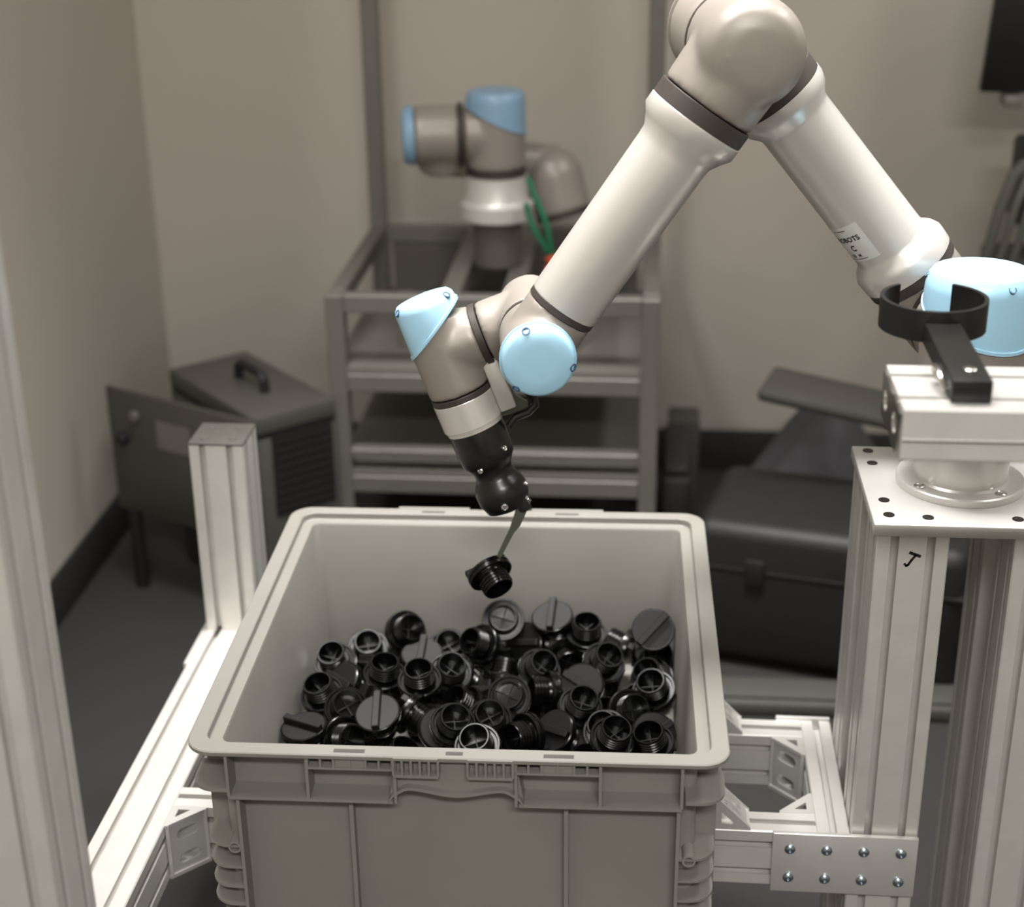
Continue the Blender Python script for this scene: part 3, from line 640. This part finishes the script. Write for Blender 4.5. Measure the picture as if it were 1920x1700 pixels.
MB().lathe([(.752, 0), (.752, .070), (.756, .0745), (.784, .0745), (.79, .066), (.795, .063), (.842, .063), (.842, 0)], (S2.x, S2.y, 0), Z, 44).build('base_flange', 'alu', rb, 35)
ring(rb, (S2.x, S2.y, .8485), Z, .0605, .012)
m = MB().cyl((S2.x, S2.y, .855), (S2.x, S2.y, .965), .0595, 40, .003); m.cyl(S2, S2 - X * .066 - Y * .012, .055, 40)
m.build('shoulder', 'arm_cast', rb, 35, 0, .0045)
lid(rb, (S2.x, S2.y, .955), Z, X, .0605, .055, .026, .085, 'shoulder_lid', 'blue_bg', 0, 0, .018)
bd = V((-1, -.18, 0)).normalized()
ring(rb, S2 + bd * .071, bd, .062, .009)
PB = S2 + bd * .125
m = MB().cyl(S2 + bd * .076, PB + bd * .040, .0585, 40, .003); m.cyl(PB - bd * .01, PB - bd * .01 - Z * .066 + Y * .03, .050, 40)
m.build('upper_arm_housing', 'arm_cast', rb, 35, 0, .0045)
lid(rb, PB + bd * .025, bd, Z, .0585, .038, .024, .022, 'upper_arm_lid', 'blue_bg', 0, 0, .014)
e2 = V((-.205, 3.20, .815)); ed = V((.26, -.12, -.95)).normalized()
MB().cyl(PB - bd * .01 - Z * .05 + Y * .03, e2 + Y * .03 + Z * .02, .040, 36).build('upper_arm_tube', 'arm_cast', rb)
m = MB().lathe([(-.058, 0), (-.052, .030), (-.036, .050), (-.01, .060), (.075, .060), (.075, 0)], e2, ed, 40)
m.build('elbow_housing', 'arm_cast', rb, 40, 0, .0045)
ring(rb, e2 + ed * .080, ed, .058, .010)
gh = tag(MB().tube([(-.245, 3.02, .855), (-.232, 3.015, .82), (-.215, 3.01, .785), (-.205, 3.01, .75), (-.20, 3.02, .71), (-.195, 3.03, .692)], .006, 8).tube([(-.25, 3.03, .80), (-.238, 3.02, .76), (-.222, 3.02, .73), (-.203, 3.025, .70)], .006, 8).build('air_hose', 'green'), 'green air hose looped beside the far robot elbow', 'hose')
rc_ = tag(MB().cyl((-.202, 3.02, .6935), (-.190, 3.02, .668), .011, 14, .002).bbox((-.212, 3.006, .6565), (-.180, 3.034, .672), .003).build('hose_connector', 'red'), 'small red hose connector standing on the cart behind the forearm', 'connector')

# ------------------------------------------------------------------ background: dark case with its door open
c0 = V((-.7536, 2.7183, 0)); e1 = V((-.249, .273, 0)); e2_ = V((.135, .122, 0)); hz = .448
ca = thing('equipment_case', 'dark grey metal case with black handle and open front door on the floor', 'case', (c0 + (e1 + e2_) / 2))
cc = c0 + (e1 + e2_) / 2
MB().obox(cc + Z * .2, e1 / 2, e2_ / 2, Z * .2, .004).build('body', 'case', ca)
MB().obox(cc + Z * .405, e1 / 2 * .985, e2_ / 2 * .98, Z * .006).build('lid_seam', 'vent', ca)
MB().obox(cc + Z * .430, e1 / 2, e2_ / 2, Z * .0185, .004).build('lid', 'case', ca)
hc = cc + Z * .448 - e1 * .03; hd = e1.normalized(); hp_ = e2_.normalized()
hn = hd
MB().tube([hc - hn * .055 + Z * -.002, hc - hn * .053 + Z * .026, hc - hn * .040 + Z * .036, hc + hn * .040 + Z * .036, hc + hn * .053 + Z * .026, hc + hn * .055 + Z * -.002], .010, 10).build('handle', 'vent', ca)
nf = V((e1.y, -e1.x, 0)).normalized(); nf = -nf if nf.dot(e2_) > 0 else nf       # outward normal of the long near face
ns = -e1.normalized()                                                             # outward normal of the narrow near face
MB().obox(c0 + e2_ * .56 + ns * .0015 + Z * .318, e2_ * .37, ns * .0018, Z * .085).build('vent_panel', 'vent', ca)
for k in range(9):
    MB().obox(c0 + e2_ * .56 + ns * .004 + Z * (.245 + k * .018), e2_ * .34, ns * .0012, Z * .0032).build('vent_slat', 'dark', ca)
d0, d1_ = V((-.7502, 2.7047, 0)), V((-1.099, 2.8835, 0)); dd = (d1_ - d0); dn = V((dd.y, -dd.x, 0)).normalized(); dn = dn if dn.y < 0 else -dn
do = MB().obox(d0 + dd * .5 + Z * .315, dd * .5, dn * .006, Z * .135, .003).build('door', 'case_door', ca)
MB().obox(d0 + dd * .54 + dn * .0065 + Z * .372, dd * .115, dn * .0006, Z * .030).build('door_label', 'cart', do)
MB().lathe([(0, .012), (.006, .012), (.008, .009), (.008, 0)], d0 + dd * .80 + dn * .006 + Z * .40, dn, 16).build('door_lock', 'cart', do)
MB().lathe([(0, .014), (.010, .014), (.014, .010), (.014, 0)], d0 + dd * .90 + dn * .006 + Z * .345, dn, 16).build('door_knob', 'vent', do)
for k in (.1, .9): MB().cyl(d0 + dd * k + Z * .001, d0 + dd * k + Z * .182, .014, 14).build('door_foot', 'vent', do)

# ------------------------------------------------------------------ background: right-hand side
mo = thing('wall_monitor', 'black monitor on a wall bracket at the top right edge', 'monitor', (.95, 3.45, 1.0))
MB().obox((.93, 3.22, 1.22), V((.262, -.03, 0)), V((.002, .016, 0)), V((.014, 0, .235)), .006).build('display', 'screen', mo)
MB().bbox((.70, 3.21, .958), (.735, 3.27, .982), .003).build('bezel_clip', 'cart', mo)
MB().bbox((.83, 3.23, 1.10), (1.0, 3.57, 1.20), .01).build('wall_bracket', 'vent', mo)
sd = thing('tripod_stand', 'dark stand with hanging cables at the right edge behind the arm', 'stand', (.80, 3.2, 0))
MB().cyl((.80, 3.2, 0.0), (.80, 3.2, .86), .022, 16, .002).build('pole', 'dark', sd)
MB().bbox((.735, 3.14, .73), (.90, 3.26, .90), .012).build('head', 'dark', sd)
MB().bbox((.70, 3.10, .50), (.90, 3.30, .66), .012).build('tray', 'plinth', sd)
for k in range(3):
    an = math.radians(30 + 120 * k); MB().cyl((.80, 3.2, .30), (.80 + .16 * math.cos(an), 3.2 + .16 * math.sin(an), .012), .012, 12).build('leg', 'dark', sd)
for k, (dx, r) in enumerate(((0, .012), (.028, .010), (.055, .009))):
    MB().tube([(.74 + dx * .5, 3.15, .86), (.715 + dx, 3.13, .84), (.695 + dx, 3.12, .78), (.682 + dx, 3.12, .70), (.665 + dx, 3.12, .63), (.645 + dx, 3.13, .55), (.64 + dx, 3.15, .45)], r, 8).build('cable', 'cable', sd)
bo = MB()
bo.obox((.46, 2.82, .455), V((.235, -.02, -.045)), V((.02, .075, -.002)), V((.003, 0, .0135)), .012)
tag(bo.build('padded_board', 'board'), 'dark flat padded board sloping out from the right above the cloth', 'board')
# cloth heap: folded cover thrown over a low crate
def heap(name, cx, cy, rx, ry, h, peak, m_, seed):
    rnd = random.Random(seed); nx, ny = 30, 22; vs_ = []; fs_ = []
    ph = [rnd.uniform(0, 6.28) for _ in range(6)]
    for j in range(ny + 1):
        for i in range(nx + 1):
            u, v = i / nx * 2 - 1, j / ny * 2 - 1
            e = max(0, 1 - abs(u - peak) / (1 + peak * (1 if u < peak else -1))) ** .8 * max(0, 1 - abs(v) ** 3)
            z = h * e + .012 * math.sin(7 * u + ph[0] + 2 * v) * e + .008 * math.sin(11 * v + ph[1] - 3 * u) * e
            vs_.append((cx + u * rx + .012 * math.sin(5 * v + ph[2]), cy + v * ry + .012 * math.sin(6 * u + ph[3]), max(0.002, z)))
    for j in range(ny):
        for i in range(nx):
            a_ = j * (nx + 1) + i; fs_.append((a_, a_ + 1, a_ + nx + 2, a_ + nx + 1))
    fs_.append([i for i in range(nx + 1)][::-1] + [j * (nx + 1) for j in range(1, ny + 1)] + [ny * (nx + 1) + i for i in range(1, nx + 1)] + [j * (nx + 1) + nx for j in range(ny - 1, 0, -1)])
    return MB().add(vs_, fs_).build(name, m_, None, 60)
tag(heap('cloth_cover', .385, 3.16, .235, .17, .36, .05, 'cloth', 3), 'grey cloth cover heaped on the floor by the back wall', 'cloth')
fc = thing('equipment_case', 'large black case on the floor between the crate and the pedestal', 'case', (.36, 2.72, 0), math.radians(-14))
local(MB().bbox((-.24, -.15, .012), (.26, .15, .30), .03, 3).build('body', 'dark', fc))
local(MB().bbox((-.238, -.152, .205), (.258, .152, .213), .002).build('lid_seam', 'vent', fc))
for k in (-.12, .14): local(MB().bbox((k - .018, -.158, .18), (k + .018, -.149, .235), .003).build('latch', 'vent', fc))
for k in (-.2, .22):
    for q in (-.11, .11): local(MB().cyl((k, q, 0), (k, q, .014), .018, 12).build('foot', 'vent', fc))
tag(MB().bbox((.035, 2.94, 0), (.095, 3.22, .245), .01).bbox((.04, 2.96, .245), (.09, 3.20, .262), .006).build('slim_case', 'dark'), 'slim black case standing against the right side of the cart', 'case')
tag(MB().bbox((.05, 3.27, 0.0), (.12, 3.36, .245), .006).build('pale_carton', 'plinth'), 'small pale carton at the cart foot by the wall', 'box')
tag(MB().bbox((.08, 2.44, 0), (.62, 2.535, .028), .006).bbox((.10, 2.455, .028), (.60, 2.52, .034), .002).build('floor_strip', 'plinth'), 'low grey strip lying on the carpet before the black case', 'cable cover')  # plain low strip added where a paler band crosses the floor
